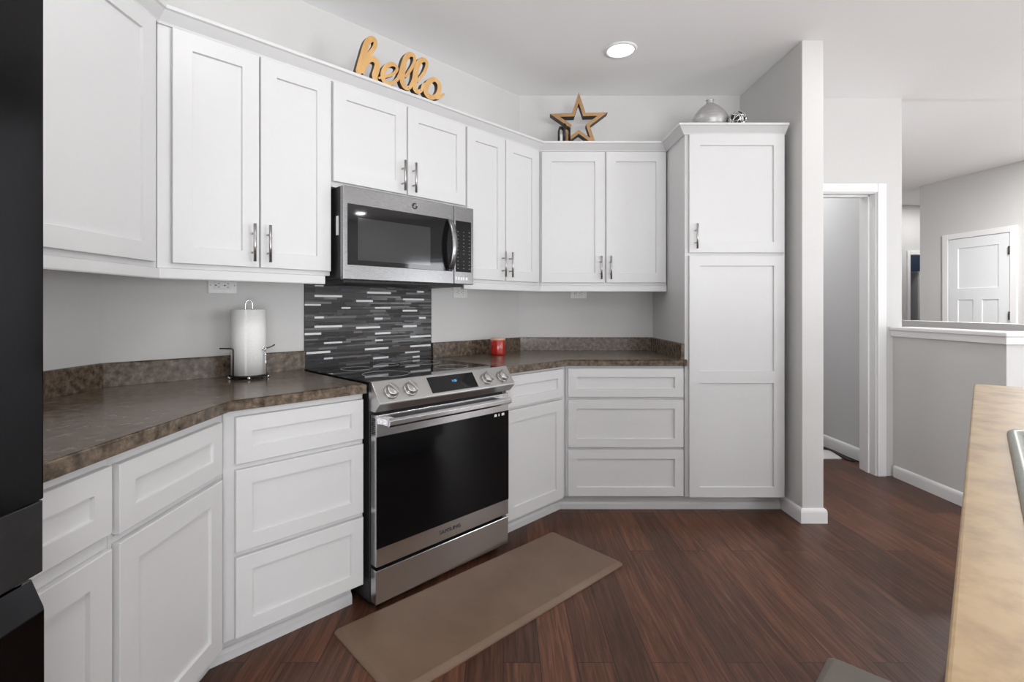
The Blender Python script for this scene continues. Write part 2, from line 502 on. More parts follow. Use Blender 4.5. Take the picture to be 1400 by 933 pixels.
window('window_1', False, 1.2, 1.86, .08, 2.05, RIGHT_X, 1)
window('added_window_2', False, -3.2, -.6, .1, 2.15, RIGHT_X, 2)  # unseen opening, added to let in more light
window('window_3', True, -.7, 3.4, .05, 2.15, REAR_Y, 4)


# baseboards: a height profile with a rounded top swept along polylines
def sweep(bm, path, prof, closed_prof=True, mi=0):
    """path: xy polyline, room on the right-hand side when walking; prof: (out, z) closed loop; corners are mitred"""
    P = [Vector((p[0], p[1])) for p in path]
    t = NB(); rings = []
    for i, p in enumerate(P):
        def nrm(a, b):
            d = (b-a).normalized(); return Vector((d.y, -d.x))
        if i == 0:
            m_ = nrm(P[0], P[1])
        elif i == len(P)-1:
            m_ = nrm(P[-2], P[-1])
        else:
            a, b = nrm(P[i-1], p), nrm(p, P[i+1])
            m_ = (a+b).normalized(); m_ = m_/m_.dot(a)
        rings.append([t.verts.new((p.x+m_.x*o, p.y+m_.y*o, z)) for o, z in prof])
    n = len(prof)
    for A, B in zip(rings, rings[1:]):
        for j in range(n):
            t.faces.new((A[j], A[(j+1) % n], B[(j+1) % n], B[j]))
    t.faces.new(rings[0]); t.faces.new(rings[-1][::-1])
    join(bm, t, mi)


BASE = [(0, 0), (.014, 0), (.014, .062), (.012, .073), (.007, .080), (0, .083)]
bm = NB(); sweep(bm, [(STUB_X1, DW_Y), (STUB_X1, STUB_Y), (STUB_X0, STUB_Y), (STUB_X0, 3.08)][::-1], [(o, z) for o, z in BASE])
struct('baseboard_partition', bm, M['trimw'])
bm = NB(); sweep(bm, [(HALF_X, DW_Y-.02), (HALF_X, HALF_Y), (4.2, HALF_Y)][::1], [(o, z) for o, z in BASE])
struct('baseboard_half', bm, M['trimw'])
bm = NB(); sweep(bm, [(HALF_X, 5.6), (HALF_X, DW_Y+DW_T)], [(o, z*1.25) for o, z in BASE])
struct('baseboard_hall', bm, M['trimw'])
# doorway liner and casing
bm = NB()
bx(bm, OPX0-.02, OPX0, DW_Y, DW_Y+DW_T, 0, OPZ); bx(bm, OPX1, OPX1+.02, DW_Y, DW_Y+DW_T, 0, OPZ); bx(bm, OPX0-.02, OPX1+.02, DW_Y, DW_Y+DW_T, OPZ, OPZ+.02)
bx(bm, OPX1-.011, OPX1, DW_Y+.06, DW_Y+.095, 0, OPZ, .002); bx(bm, OPX0, OPX1, DW_Y+.06, DW_Y+.095, OPZ-.011, OPZ, .002)
struct('trim_2', bm, M['trimw'])
bm = NB()
for y0, y1 in ((DW_Y-.017, DW_Y), (DW_Y+DW_T, DW_Y+DW_T+.017)):
    bx(bm, OPX1+.006, OPX1+.068, y0, y1, 0, OPZ+.07, .005); bx(bm, OPX0-.068, OPX0-.006, y0, y1, 0, OPZ+.07, .005)
    bx(bm, OPX0-.006, OPX1+.006, y0, y1, OPZ+.006, OPZ+.07, .005)
struct('trim_3', bm, M['trimw'])
# entry door set in its casing
edr = math.atan2(-ed.y, -ed.x)     # local x runs away from the viewer towards the corner
dA, dB = Vector((5.319, 6.026)), Vector((5.423, 5.253))
L = (dA-dB).length


def entry_door():
    ang = math.atan2((dB-dA).y, (dB-dA).x)        # local x: left to right as seen
    d = thing('door_1', 'white three-panel door in a white casing on the far entry wall', 'door', (dA.x, dA.y, 0), ang)
    d['kind'] = 'structure'
    zt = 2.09
    bm = NB(); cw = .065
    bx(bm, 0, cw, -.02, .0, 0, zt, .004); bx(bm, L-cw, L, -.02, 0, 0, zt, .004); bx(bm, cw, L-cw, -.02, 0, zt-cw, zt, .004)
    link('casing', bm, M['trimw'], d)
    bm = NB(); x0, x1, z1 = cw+.006, L-cw-.006, zt-cw-.006
    st = .105; mid = (x0+x1)/2
    panel_door(bm, x0, x1, .01, z1, -.012, .012, [(x0+st, x1-st, 1.44, z1-.11), (x0+st, mid-.045, .22, 1.31), (mid+.045, x1-st, .22, 1.31)], rec=.008)
    lf = link('door_leaf', bm, M['doorwhite'], d)
    for z in (1.83, 1.13, .3):
        bm = NB(); bx(bm, x1-.004, x1+.010, -.024, -.012, z-.045, z+.045, .002); tube(bm, [(x1+.003, -.026, z-.045), (x1+.003, -.026, z+.045)], .006)
        link('hinge', bm, M['hinge'], lf)
    bm = NB(); tube(bm, [(x0+.06, -.012, .98), (x0+.06, -.05, .98)], .012); tube(bm, [(x0+.06, -.05, .98), (x0+.06, -.06, .98), (x0+.06, -.075, .98), (x0+.06, -.082, .98)], [.016, .027, .027, .012], 16)
    link('door_knob', bm, M['nickel'], lf)


entry_door()
bm = NB()
bx(bm, FX0-.045, FX0, 7.48, 7.5, 0, FZ+.06, .004); bx(bm, FX1, FX1+.045, 7.48, 7.5, 0, FZ+.06, .004); bx(bm, FX0, FX1, 7.48, 7.5, FZ, FZ+.06, .004)
struct('trim_4', bm, M['trimw'])

# ------------------------------------------------------------------ cabinets


def handle(parent, x, z0, z1, yf):
    bm = NB(); L_ = z1-z0
    tube(bm, [(x, yf-.030, z0), (x, yf-.030, z1)], .0058, 12)
    for z in (z0+L_*.25, z1-L_*.25):
        tube(bm, [(x, yf-.0295, z), (x, yf+.001, z)], .0042, 10)
    return link('handle', bm, M['nickel'], parent)


def cabinet(fr, name, label, foot, z0, z1, fronts, cat='cabinet', group=None, anchor=None):
    """foot: footprint in the wall frame. fronts: (part, x0, x1, z0, z1, yf, handle (x, z0, z1) or None, openings or None)"""
    ax = sum(p[0] for p in foot)/len(foot) if anchor is None else anchor
    t = thing(name, label, cat, world(fr, ax, 0, z0), FR[fr][1], group)
    bm = NB(); prism(bm, [(p[0]-ax, min(p[1], -.003)) for p in foot], 0, z1-z0, .0012, seg=1)
    link('cabinet_body', bm, M['white'], t)
    for part, x0, x1, a, b, yf, hd, op in fronts:
        bm = NB()
        if op:
            op = [(o[0]-ax, o[1]-ax, o[2]-z0, o[3]-z0) for o in op]
        panel_door(bm, x0-ax, x1-ax, a-z0, b-z0, yf, .0195, op, fr=FRW.get(part, .062))
        d = link(part, bm, M['white'], t)
        if hd:
            handle(d, hd[0]-ax, hd[1]-z0, hd[2]-z0, yf)
    return t


FRW = {'door': .063, 'drawer': .052}
UD, UF = -.305, -.325
BD, BF = -.612, -.632
G = .0015
ub, ut = 1.362, 2.292
dz0, dz1 = 1.381, 2.233
hz0, hz1 = 1.402, 1.552
uj, bj = -UD*T8, -BD*T8
cabinet('left', 'upper_cabinet', 'white upper cabinet over the refrigerator end of the left wall', [(-1.066, 0), (-1.066, UD), (-.735-G, UD), (-.735-G, 0)], ub, ut,
        [('door', -1.056, -.745, dz0, dz1, UF, None, None)], group='white upper cabinets')
cabinet('left', 'upper_cabinet', 'white single-door upper cabinet without a handle, leftmost beside the dark refrigerator', [(-.735, 0), (-.735, UD), (-uj-G, UD), (-G, 0)], ub, ut,
        [('door', -.721, -.158, dz0, dz1, UF, None, None)], group='white upper cabinets')
cabinet('stove', 'upper_cabinet', 'tall white two-door upper cabinet just left of the microwave, above the paper towels', [(G, 0), (uj+G, UD), (.777, UD), (.777, 0)], ub, ut,
        [('door', .171, .4685, dz0, dz1, UF, (.442, hz0, hz1), None), ('door', .4745, .773, dz0, dz1, UF, (.501, hz0, hz1), None)], group='white upper cabinets')
cabinet('stove', 'upper_cabinet', 'short white two-door cabinet directly above the microwave', [(.7795, 0), (.7795, UD), (1.5685, UD), (1.5685, 0)], 1.7645, ut,
        [('door', .784, 1.1735, 1.788, dz1, UF, (1.145, 1.80, 1.95), None), ('door', 1.1815, 1.564, 1.788, dz1, UF, (1.21, 1.80, 1.95), None)], group='white upper cabinets')
cabinet('stove', 'upper_cabinet', 'narrow white two-door upper cabinet just right of the microwave', [(1.571, 0), (1.571, UD), (DL-uj-G, UD), (DL-G, 0)], ub, ut,
        [('door', 1.577, 1.8785, dz0, dz1, UF, (1.853, hz0, hz1), None), ('door', 1.8855, 2.186, dz0, dz1, UF, (1.912, hz0, hz1), None)], group='white upper cabinets')
cabinet('back', 'upper_cabinet', 'white two-door upper cabinet on the back wall under the wooden star', [(G, 0), (uj+G, UD), (.953, UD), (.953, 0)], ub, ut,
        [('door', .136, .5465, dz0, dz1, UF, (.521, hz0, hz1), None), ('door', .5565, .945, dz0, dz1, UF, (.583, hz0, hz1), None)], group='white upper cabinets')
px0, px1, PF, PD = 1.071-RC[0], 1.662-RC[0], -.645, -.625
pdx0, pdx1 = 1.092-RC[0], 1.650-RC[0]
cabinet('back', 'pantry_cabinet', 'tall white pantry cabinet with stacked doors beside the partition wall', [(px0, 0), (px0, PD), (px1, PD), (px1, 0)], .10, ut,
        [('door', pdx0, pdx1, 1.541, 2.235, PF, (pdx0+.036, 1.562, 1.708), None),
         ('door', pdx0, pdx1, .104, 1.524, PF, None, [(pdx0+.062, pdx1-.062, .845, 1.464), (pdx0+.062, pdx1-.062, .164, .775)])])

bb, bt = .10, .8755
LE = -1.07
cabinet('left', 'base_cabinet', 'white base cabinet with a drawer over a door, against the refrigerator', [(LE, 0), (LE, BD), (-.734-G, BD), (-.734-G, 0)], bb, bt,
        [('drawer', LE+.012, -.745, .692, .850, BF, None, None), ('door', LE+.012, -.745, .105, .655, BF, None, None)], group='white base cabinets')
cabinet('left', 'base_cabinet', 'white base cabinet with a wide drawer over a door, under the left counter bend', [(-.734, 0), (-.734, BD), (-bj-G, BD), (-G, 0)], bb, bt,
        [('drawer', -.723, -.287, .679, .846, BF, None, None), ('door', -.723, -.287, .105, .657, BF, None, None)], group='white base cabinets')
cabinet('stove', 'base_cabinet', 'white three-drawer base cabinet just left of the stove', [(G, 0), (bj+G, BD), (.767, BD), (.767, 0)], bb, bt,
        [('drawer', .289, .760, .692, .851, BF, None, None), ('drawer', .289, .760, .396, .672, BF, None, None), ('drawer', .289, .760, .108, .378, BF, None, None)], group='white base cabinets')
cabinet('stove', 'base_cabinet', 'white base cabinet with one drawer over one door, right of the stove', [(1.557, 0), (1.557, BD), (DL-bj-G, BD), (DL-G, 0)], bb, bt,
        [('drawer', 1.572, 2.052, .695, .861, BF, None, None), ('door', 1.572, 2.052, .106, .681, BF, None, None)], group='white base cabinets')
bdx0, bdx1 = .382-RC[0], 1.063-RC[0]
cabinet('back', 'base_cabinet', 'white three-drawer base cabinet on the back wall beside the pantry', [(G, 0), (bj+G, BD), (px0-.002, BD), (px0-.002, 0)], bb, bt,
        [('drawer', bdx0, bdx1, .690, .860, BF, None, None), ('drawer', bdx0, bdx1, .394, .674, BF, None, None), ('drawer', bdx0, bdx1, .106, .379, BF, None, None)], group='white base cabinets')


def wpts(lst):
    return [world(f_, x, y).xy for f_, x, y in lst]


# crown moulding along the cabinet tops (room on the right-hand side, so walk from the pantry back to the left wall)
bm = NB()
crown_path = wpts([('left', -1.066, UD), ('left', -uj, UD), ('back', uj, UD), ('back', px0, UD), ('back', px0, PD), ('back', px1, PD)])
sweep(bm, crown_path, [(.0005, 2.238), (.008, 2.238), (.012, 2.246), (.040, 2.278), (.048, 2.282), (.050, 2.293), (.0005, 2.293)])
tag(link('crown_molding', bm, M['white']), 'white crown molding running along the tops of all the upper cabinets', 'molding')
# light rail under the uppers, in two runs either side of the microwave
RAIL = [(-.012, 1.323), (.012, 1.323), (.014, 1.327), (.014, 1.3595), (.010, 1.3615), (-.012, 1.3615)]
bm = NB(); sweep(bm, wpts([('left', -1.066, UD), ('left', -uj, UD), ('stove', .748, UD)]), RAIL)
tag(link('light_rail', bm, M['white']), 'white rail under the upper cabinets left of the microwave', 'molding', 'light rails under the upper cabinets')
bm = NB(); sweep(bm, wpts([('stove', 1.556, UD), ('back', uj, UD), ('back', px0-.006, UD)]), RAIL)
tag(link('light_rail', bm, M['white']), 'white rail under the upper cabinets right of the microwave and along the back', 'molding', 'light rails under the upper cabinets')
# toe kicks
TOE = [(-.012, 0), (.018, 0), (.018, .030), (.012, .042), (.006, .046), (.006, .0985), (-.012, .0985)]
tn = -.537
bm = NB(); sweep(bm, wpts([('left', LE, tn), ('left', tn*T8, tn), ('stove', .752, tn)]), TOE)
tag(link('toe_kick', bm, M['white']), 'white toe kick board under the base cabinets left of the stove', 'baseboard', 'toe kicks')
bm = NB(); sweep(bm, wpts([('stove', 1.557, tn), ('back', -tn*T8, tn), ('back', px1+.012, tn)]), TOE)
tag(link('toe_kick', bm, M['white']), 'white toe kick board under the back wall cabinets and pantry', 'baseboard', 'toe kicks')

# ------------------------------------------------------------------ countertops
CE = -.645


def counter(poly, splash, label, name='countertop', m=None):
    c = Vector((sum(p[0] for p in poly)/len(poly), sum(p[1] for p in poly)/len(poly), .876))
    t = thing(name, label, 'countertop', c)
    bm = NB(); prism(bm, [(p[0]-c.x, p[1]-c.y) for p in poly], 0, .038, .009, seg=4, top_only=True)
    link('counter_slab', bm, m or M['laminate'], t)
    if splash:
        bm = NB(); sweep(bm, [(p[0]-c.x, p[1]-c.y) for p in splash], [(.0005, .0385), (.020, .0385), (.020, .126), (.016, .1305), (.0005, .1305)])
        link('backsplash', bm, m or M['laminate'], t)
    return t


counter(wpts([('left', LE-.003, CE), ('left', CE*T8, CE), ('stove', .7665, CE), ('stove', .7665, -.001), ('stove', .0005, -.001), ('left', LE-.003, -.001)]),
        wpts([('left', LE-.003, 0), ('left', 0, 0), ('stove', .786, 0)]), 'mottled brown laminate countertop left of the stove, holding the paper towels')
counter(wpts([('stove', 1.5565, CE), ('back', -CE*T8, CE), ('back', px0-.001+.010, CE), ('back', px0+.009, PF-.001), ('back', px0-.001, PF-.001), ('back', px0-.001, -.001), ('stove', DL, -.001), ('stove', 1.5565, -.001)]),
        wpts([('stove', 1.568, 0), ('back', 0, 0), ('back', px0-.001, 0), ('back', px0-.001, PD-.002)]), 'dark grey laminate countertop right of the stove, holding the red candle')

# ------------------------------------------------------------------ mosaic tile behind the stove
TA, TB, TZ0, TZ1 = .790, 1.565, .9155, 1.395
WHITES = [(147, 182, 427, .012), (677, 133, 917, .012), (567, 215, 735, .012), (1038, 215, 1250, .012), (45, 270, 212, .012), (420, 297, 510, .012),
          (757, 295, 915, .012), (1035, 318, 1182, .012), (147, 358, 242, .012), (752, 400, 835, .011), (1200, 392, 1268, .010), (147, 474, 427, .012), (567, 487, 810, .012),
          (1038, 472, 1178, .012), (45, 568, 215, .012), (757, 563, 915, .012), (1112, 568, 1318, .012), (757, 620, 838, .011), (243, 645, 427, .012),
          (1112, 668, 1318, .012), (655, 700, 893, .012), (66, 740, 308, .012), (1060, 748, 1207, .012), (737, 805, 893, .012), (243, 823, 333, .012), (150, 70, 240, .010), (1180, 118, 1250, .010), (1137, 795, 1207, .008)]


def stove_plane(px, py, n):
    r = (px-CX)/F
    s = (-LC[0]+LC[1]*r+n*K*(1+r))/(K*(1-r))
    return s, EYE-(py-CY)/F*(LC[1]+(s+n)*K)


def mosaic():
    wh = []
    for x0, y, x1, h in WHITES:
        s0, z = stove_plane(410+x0/7.37, 380+(y+11)/7.37, -.008); s1, _ = stove_plane(410+x1/7.37, 380+y/7.37, -.008)
        wh.append((s0, s1, z))
    rows = []; z = TZ0
    rnd = random.Random(3)
    while z < TZ1-.004:
        h = rnd.choice((.006, .008, .0095, .0115, .0115)); rows.append([z, min(z+h, TZ1)]); z += h
    take = {}
    for s0, s1, zc in wh:
        i = min((i for i in range(len(rows)) if rows[i][1]-rows[i][0] > .0085), key=lambda i: abs((rows[i][0]+rows[i][1])/2-zc), default=0)
        take.setdefault(i, []).append((s0, s1))
    c = (TA+TB)/2
    bm = NB()
    bx(bm, TA-c, TB-c, -.004, -.0005, 0, TZ1-TZ0, 0, 1)
    cuts = [TA, TA+.26, TA+.52, TB]
    for i, (a, b) in enumerate(rows):
        segs = []
        s = TA; W_ = sorted(take.get(i, []))
        while s < TB-.002:
            nxt = next((w_ for w_ in W_ if w_[1] > s+.004), None)
            if nxt and nxt[0] <= s+.004:
                e_ = min(nxt[1], TB); segs.append((s, e_, 5)); s = e_; continue
            e_ = s+rnd.choice((.05, .07, .10, .14, .18, .22))
            lim = nxt[0] if nxt else TB
            if e_ > lim-.012:
                e_ = lim
            segs.append((s, min(e_, TB), rnd.choice((0, 0, 1, 1, 1, 2, 2, 2, 3, 4)))); s = min(e_, TB)
        for p, q, k_ in segs:
            d = .0075 if k_ != 5 else .0085
            bx(bm, p-c+.0006, q-c-.0006, -d-rnd.random()*.0006, -.004, a-TZ0+.0005, b-TZ0-.0005, 0, k_)
    tag(link('tile_backsplash', bm, TILES, None, world('stove', c, 0, TZ0), R90/2), 'dark strip mosaic tile backsplash with white accents behind the stove', 'backsplash')


mosaic()

# ------------------------------------------------------------------ slide-in range
SX0, SX1 = .782, 1.5405


def rng():
    c = (SX0+SX1)/2; h = (SX1-SX0)/2; w = h
    t = thing('range', 'stainless steel slide-in electric range with a black glass oven door', 'stove', world('stove', c, 0, 0), R90/2)
    bm = NB(); bx(bm, -h, h, -.640, -.045, .03, .905, .002)
    bx(bm, -h+.02, h-.02, -.60, -.08, .0, .03)
    link('oven_body', bm, M['black'], t)
    bm = NB(); bx(bm, -h, h, -.655, -.020, .906, .918, .003)
    ct = link('cooktop', bm, M['blackglass'], t)
    bm = NB()
    for x, y, r in ((-.19, -.46, .105), (.19, -.46, .085), (-.19, -.19, .075), (.19, -.19, .105), (0, -.16, .06)):
        tube(bm, [(x+r*math.cos(a), y+r*math.sin(a), .9181) for a in [2*math.pi*i/48 for i in range(48)]], .0008, 4, closed=True)
    link('burner_ring', bm, M['marks'], ct)
    # control panel: slanted front with angled under-face
    e = .012
    prof = [(-.640, .905), (-.652, .922), (-.662, .922), (-.722, .842), (-.722, .836), (-.690, .803), (-.640, .803)]
    bm = NB(); extrude_profile(bm, prof, -h-.004, h+.004, .0015)
    cp = link('control_panel', bm, M['steelpanel'], t)
    a = math.atan2(.08, -.06)                    # the slant, in the (y, z) plane
    dirv = Vector((0, -.60, -.80)); nv = Vector((0, -.80, .60))
    mid = Vector((0, -.692, .882))

    def onpanel(u, v, off=0.0):
        return Vector((u, 0, 0))+mid+dirv*(-v)+nv*off
    mx = Matrix(((1, 0, 0, 0), (0, -dirv.y, nv.y, 0), (0, -dirv.z, nv.z, 0), (0, 0, 0, 1)))

    def M4(u, v, off):
        return Matrix.Translation(onpanel(u, v, off)) @ mx
    # black display
    tt = NB(); bx(tt, -.125, .140, -.040, .038, -.003, .0012)
    bm = NB(); join(bm, tt, 0, M4(0.005, 0, 0))
    dp = link('display', bm, M['blackglass'], cp)
    bm = NB(); add_text(bm, '1:00', .017, M4(.02, .006, .0016)); bx_ = NB()
    link('clock_digits', bm, M['digits'], dp)
    # four knobs
    for u in (-.315, -.222, .215, .318):
        bm = NB(); lathe(bm, [(.0, 0), (.031, 0), (.031, .006), (.028, .008), (.0, .008)], 32, 0, M4(u, -.006, .0005))
        lathe(bm, [(.0, .008), (.0265, .008), (.0275, .012), (.0255, .024), (.022, .026), (.0, .026)], 32, 0, M4(u, -.006, .0005))
        tt = NB(); bx(tt, -.007, .007, -.027, .027, .02, .040, .004); join(bm, tt, 0, M4(u, -.006, 0) @ Matrix.Rotation(.5, 4, 'Z'))
        link('knob', bm, M['nickel'], cp)
    # door
    yf = -.686
    bm = NB(); bx(bm, -h+.004, h-.004, yf, -.642, .182, .789, .003)
    dr = link('oven_door', bm, M['steel'], t)
    bm = NB(); bx(bm, -h+.0045, h-.0045, yf-.0025, yf+.004, .256, .703, .0015)
    link('door_glass', bm, M['ovenglass'], dr)
    bm = NB()
    for i in range(9):
        bx(bm, -h+.0025, -h+.006, -.680+.002, -.652, .712+i*.0075, .716+i*.0075)
    link('side_vent', bm, M['black'], dr)
    bm = NB()
    extrude_profile(bm, [(yf-.052, .752), (yf-.040, .742), (yf-.036, .744), (yf-.036, .776), (yf-.040, .778), (yf-.052, .770)], -.345, .345, .0015)
    for s in (-1, 1):
        bx(bm, s*.325-.022, s*.325+.022, yf-.040, yf+.001, .746, .774, .003)
    link('door_handle', bm, M['steel'], dr)
    bm = NB(); add_text(bm, 'SAMSUNG', .0235, Matrix.Translation((0, yf-.0008, .221)) @ Matrix.Rotation(R90, 4, 'X'), sx=1.15)
    link('lettering', bm, M['logo'], dr)
    bm = NB()
    for i, (wd, dx) in enumerate(((.016, 0), (.006, .028), (.018, .05))):
        bx(bm, h-.105+dx, h-.105+dx+wd, yf-.0031, yf-.002, .683, .695)
    link('door_sticker', bm, M['outlet'], dr)
    # drawer
    bm = NB(); bx(bm, -h+.004, h-.004, yf+.002, -.642, .032, .168, .003)
    link('storage_drawer', bm, M['steel'], t)
    for sx in (-1, 1):
        bm = NB(); lathe(bm, [(.018, 0), (.018, .012), (.010, .014), (.010, .035)], 16, 0, Matrix.Translation((sx*(h-.045), -.615, 0)))
        link('foot', bm, M['black'], t)


rng()

# ------------------------------------------------------------------ over-the-range microwave
MX0, MX1 = .7905, 1.5535


def microwave():
    c = (MX0+MX1)/2; h = (MX1-MX0)/2; z0, z1 = 1.343, 1.759; H_ = z1-z0
    t = thing('microwave', 'stainless steel over-the-range microwave with black window', 'microwave', world('stove', c, 0, z0), R90/2)
    yf = -.402

    def S(px, py):
        s, z = stove_plane(px, py, yf); return s-c, z-z0
    bm = NB(); bx(bm, -h+.002, h-.002, -.372, -.010, .006, H_, .002)
    link('microwave_body', bm, M['black'], t)
    bm = NB(); bx(bm, -h+.03, h-.03, -.35, -.03, -.012, .008, .003)
    for i in range(14):
        bx(bm, -.30+i*.02, -.29+i*.02, -.30, -.12, -.0135, -.0115)
    link('vent_grille', bm, M['black'], t)
    xd = S(621, 300)[0]
    bm = NB(); bx(bm, -h, xd-.0012, yf, -.374, 0, H_, .004)
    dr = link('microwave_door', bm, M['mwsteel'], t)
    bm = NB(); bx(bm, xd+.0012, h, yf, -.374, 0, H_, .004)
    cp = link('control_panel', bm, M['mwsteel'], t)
    # glass
    xa, xb = S(475, 300)[0], S(618.5, 300)[0]
    za, zb = .066, .338
    bm = NB(); bx(bm, xa, xb, yf-.002, yf+.003, za, zb, .0016)
    gl = link('door_glass', bm, M['blackglass'], dr)
    wa, wb = S(489, 300)[0], S(588, 300)[0]
    bm = NB(); bx(bm, wa, wb, yf-.0028, yf, za+.022, zb-.058, .0004)
    link('window_screen', bm, M['mwwindow'], gl)
    # curved handle
    hx = xb-.022
    bm = NB(); n = 16; pts = []
    A = NB()
    for i in range(n+1):
        v = i/n; zz = za+.004+v*(zb-za-.008); yy = yf-.008-.040*math.sin(math.pi*v)**.7
        pts.append((yy, zz))
    prof = [(y, z) for y, z in pts]+[(y+.012, z) for y, z in pts[::-1]]
    t2 = NB()
    L0 = [t2.verts.new((hx-.016, y-.002, z)) for y, z in pts]; L1 = [t2.verts.new((hx+.016, y-.002, z)) for y, z in pts]
    LM = [t2.verts.new((hx, y-.008, z)) for y, z in pts]
    B0 = [t2.verts.new((hx-.016, y+.007, z)) for y, z in pts]; B1 = [t2.verts.new((hx+.016, y+.007, z)) for y, z in pts]
    for i in range(n):
        for P, Q in ((L0, LM), (LM, L1), (L1, B1), (B1, B0), (B0, L0)):
            f = t2.faces.new((P[i], Q[i], Q[i+1], P[i+1])); f.smooth = True
    for i in (0, n):
        t2.faces.new([X[i] for X in (L0, LM, L1, B1, B0)])
    join(bm, t2)
    for zz in (za+.010, zb-.010):
        bx(bm, hx-.012, hx+.012, yf-.016, yf-.001, zz-.008, zz+.008, .003)
    link('door_handle', bm, M['mwsteel'], dr)
    # keypad
    ka, kb = xd+.010, h-.018
    bm = NB(); bx(bm, ka, kb, yf-.002, yf+.003, za, zb, .0016)
    kp = link('keypad', bm, M['blackglass'], cp)
    for r in range(11):
        for q in range(3):
            if r == 3 and q == 1:
                continue
            x = ka+.014+q*(kb-ka-.028)/2; z = za+.018+r*.0195
            bm = NB(); bx(bm, x-.0045, x+.0045, yf-.0026, yf-.0018, z-.0014, z+.0014)
            link('key', bm, M['keymark'], kp)
    bm = NB()
    for i, wd in enumerate((.010, .014, .016, .012, .016)):
        x = xd+.008+i*.0178
        bx(bm, x, x+wd*.8, yf-.0008, yf+.001, .022, .038)
    link('sticker', bm, M['outlet'], cp)
    # round emblem
    lx, lz = S(567, 282)
    bm = NB(); R_ = Matrix.Translation((lx, yf-.0004, lz)) @ Matrix.Rotation(R90, 4, 'X')
    lathe(bm, [(0, 0), (.0155, 0), (.0155, .0016), (.0135, .0020), (0, .0020)], 32, 0, R_)
    for k_ in range(2):
        pts = [(.0085*math.cos(a)*(1-.25*i/20)+(-.0035 if k_ else .0035), .0085*math.sin(a)*(1-.2*i/20), .0024) for i, a in enumerate([k_*math.pi+.3+i*.24 for i in range(21)])]
        tt = NB(); tube(tt, pts, .0009, 6); join(bm, tt, 1, R_)
    link('emblem', bm, [M['logo'], M['chrome']], dr)
    bm = NB(); x = -h+.001
    bx(bm, x-.0008, x+.002, -.356, -.335, .20, .285)
    link('rating_label', bm, M['outlet'], t)


microwave()

# ------------------------------------------------------------------ refrigerator


def fridge():
    fx = -.768; y0, y1 = -.09, .836
    c = Vector((LX+.03, (y0+y1)/2, 0)); hw = (y1-y0)/2
    t = thing('refrigerator', 'glossy black stainless refrigerator at the left edge', 'refrigerator', c, R90)
    # local: x along +Y, -y towards +X
    D = fx-c.x
    bm = NB(); bx(bm, -hw, hw, -(D-.075), 0, .02, 1.76, .004); bx(bm, -hw+.03, hw-.03, -(D-.10), -.05, 0, .02)
    link('refrigerator_body', bm, M['fridge'], t)
    for a, b in ((-hw, -.002), (.002, hw)):
        bm = NB(); prism(bm, [(a, -(D-.07)), (a, -(D-.003)), (a+.002, -(D-.001)), (a+.08, -D), (b-.08, -D), (b-.002, -(D-.001)), (b, -(D-.003)), (b, -(D-.07))], .900, 1.775, .002)
        d = link('refrigerator_door', bm, M['fridge'], t)
        s = 1 if a < -.1 else -1
        hx = (b-.05) if s > 0 else (a+.05)
        bm = NB(); tube(bm, [(hx, -(D+.001), 1.02), (hx, -(D+.05), 1.04), (hx, -(D+.05), 1.60), (hx, -(D+.001), 1.62)], .011, 12)
        link('handle', bm, M['fridge'], d)
    bm = NB(); extrude_profile(bm, [(-(D-.07), .06), (-D, .06), (-D, .714), (-(D-.002), .718), (-(D-.022), .765), (-(D-.07), .765)], -hw, hw, .002)
    link('freezer_drawer', bm, M['fridge'], t)
    bm = NB(); bx(bm, -hw+.001, hw-.001, -(D-.002), -(D-.09), .778, .898, .002)
    link('pocket_panel', bm, M['black'], t)


fridge()

# ------------------------------------------------------------------ island with sink
IC = Vector((1.89, 2.003, 0)); IANG = math.radians(46.2)


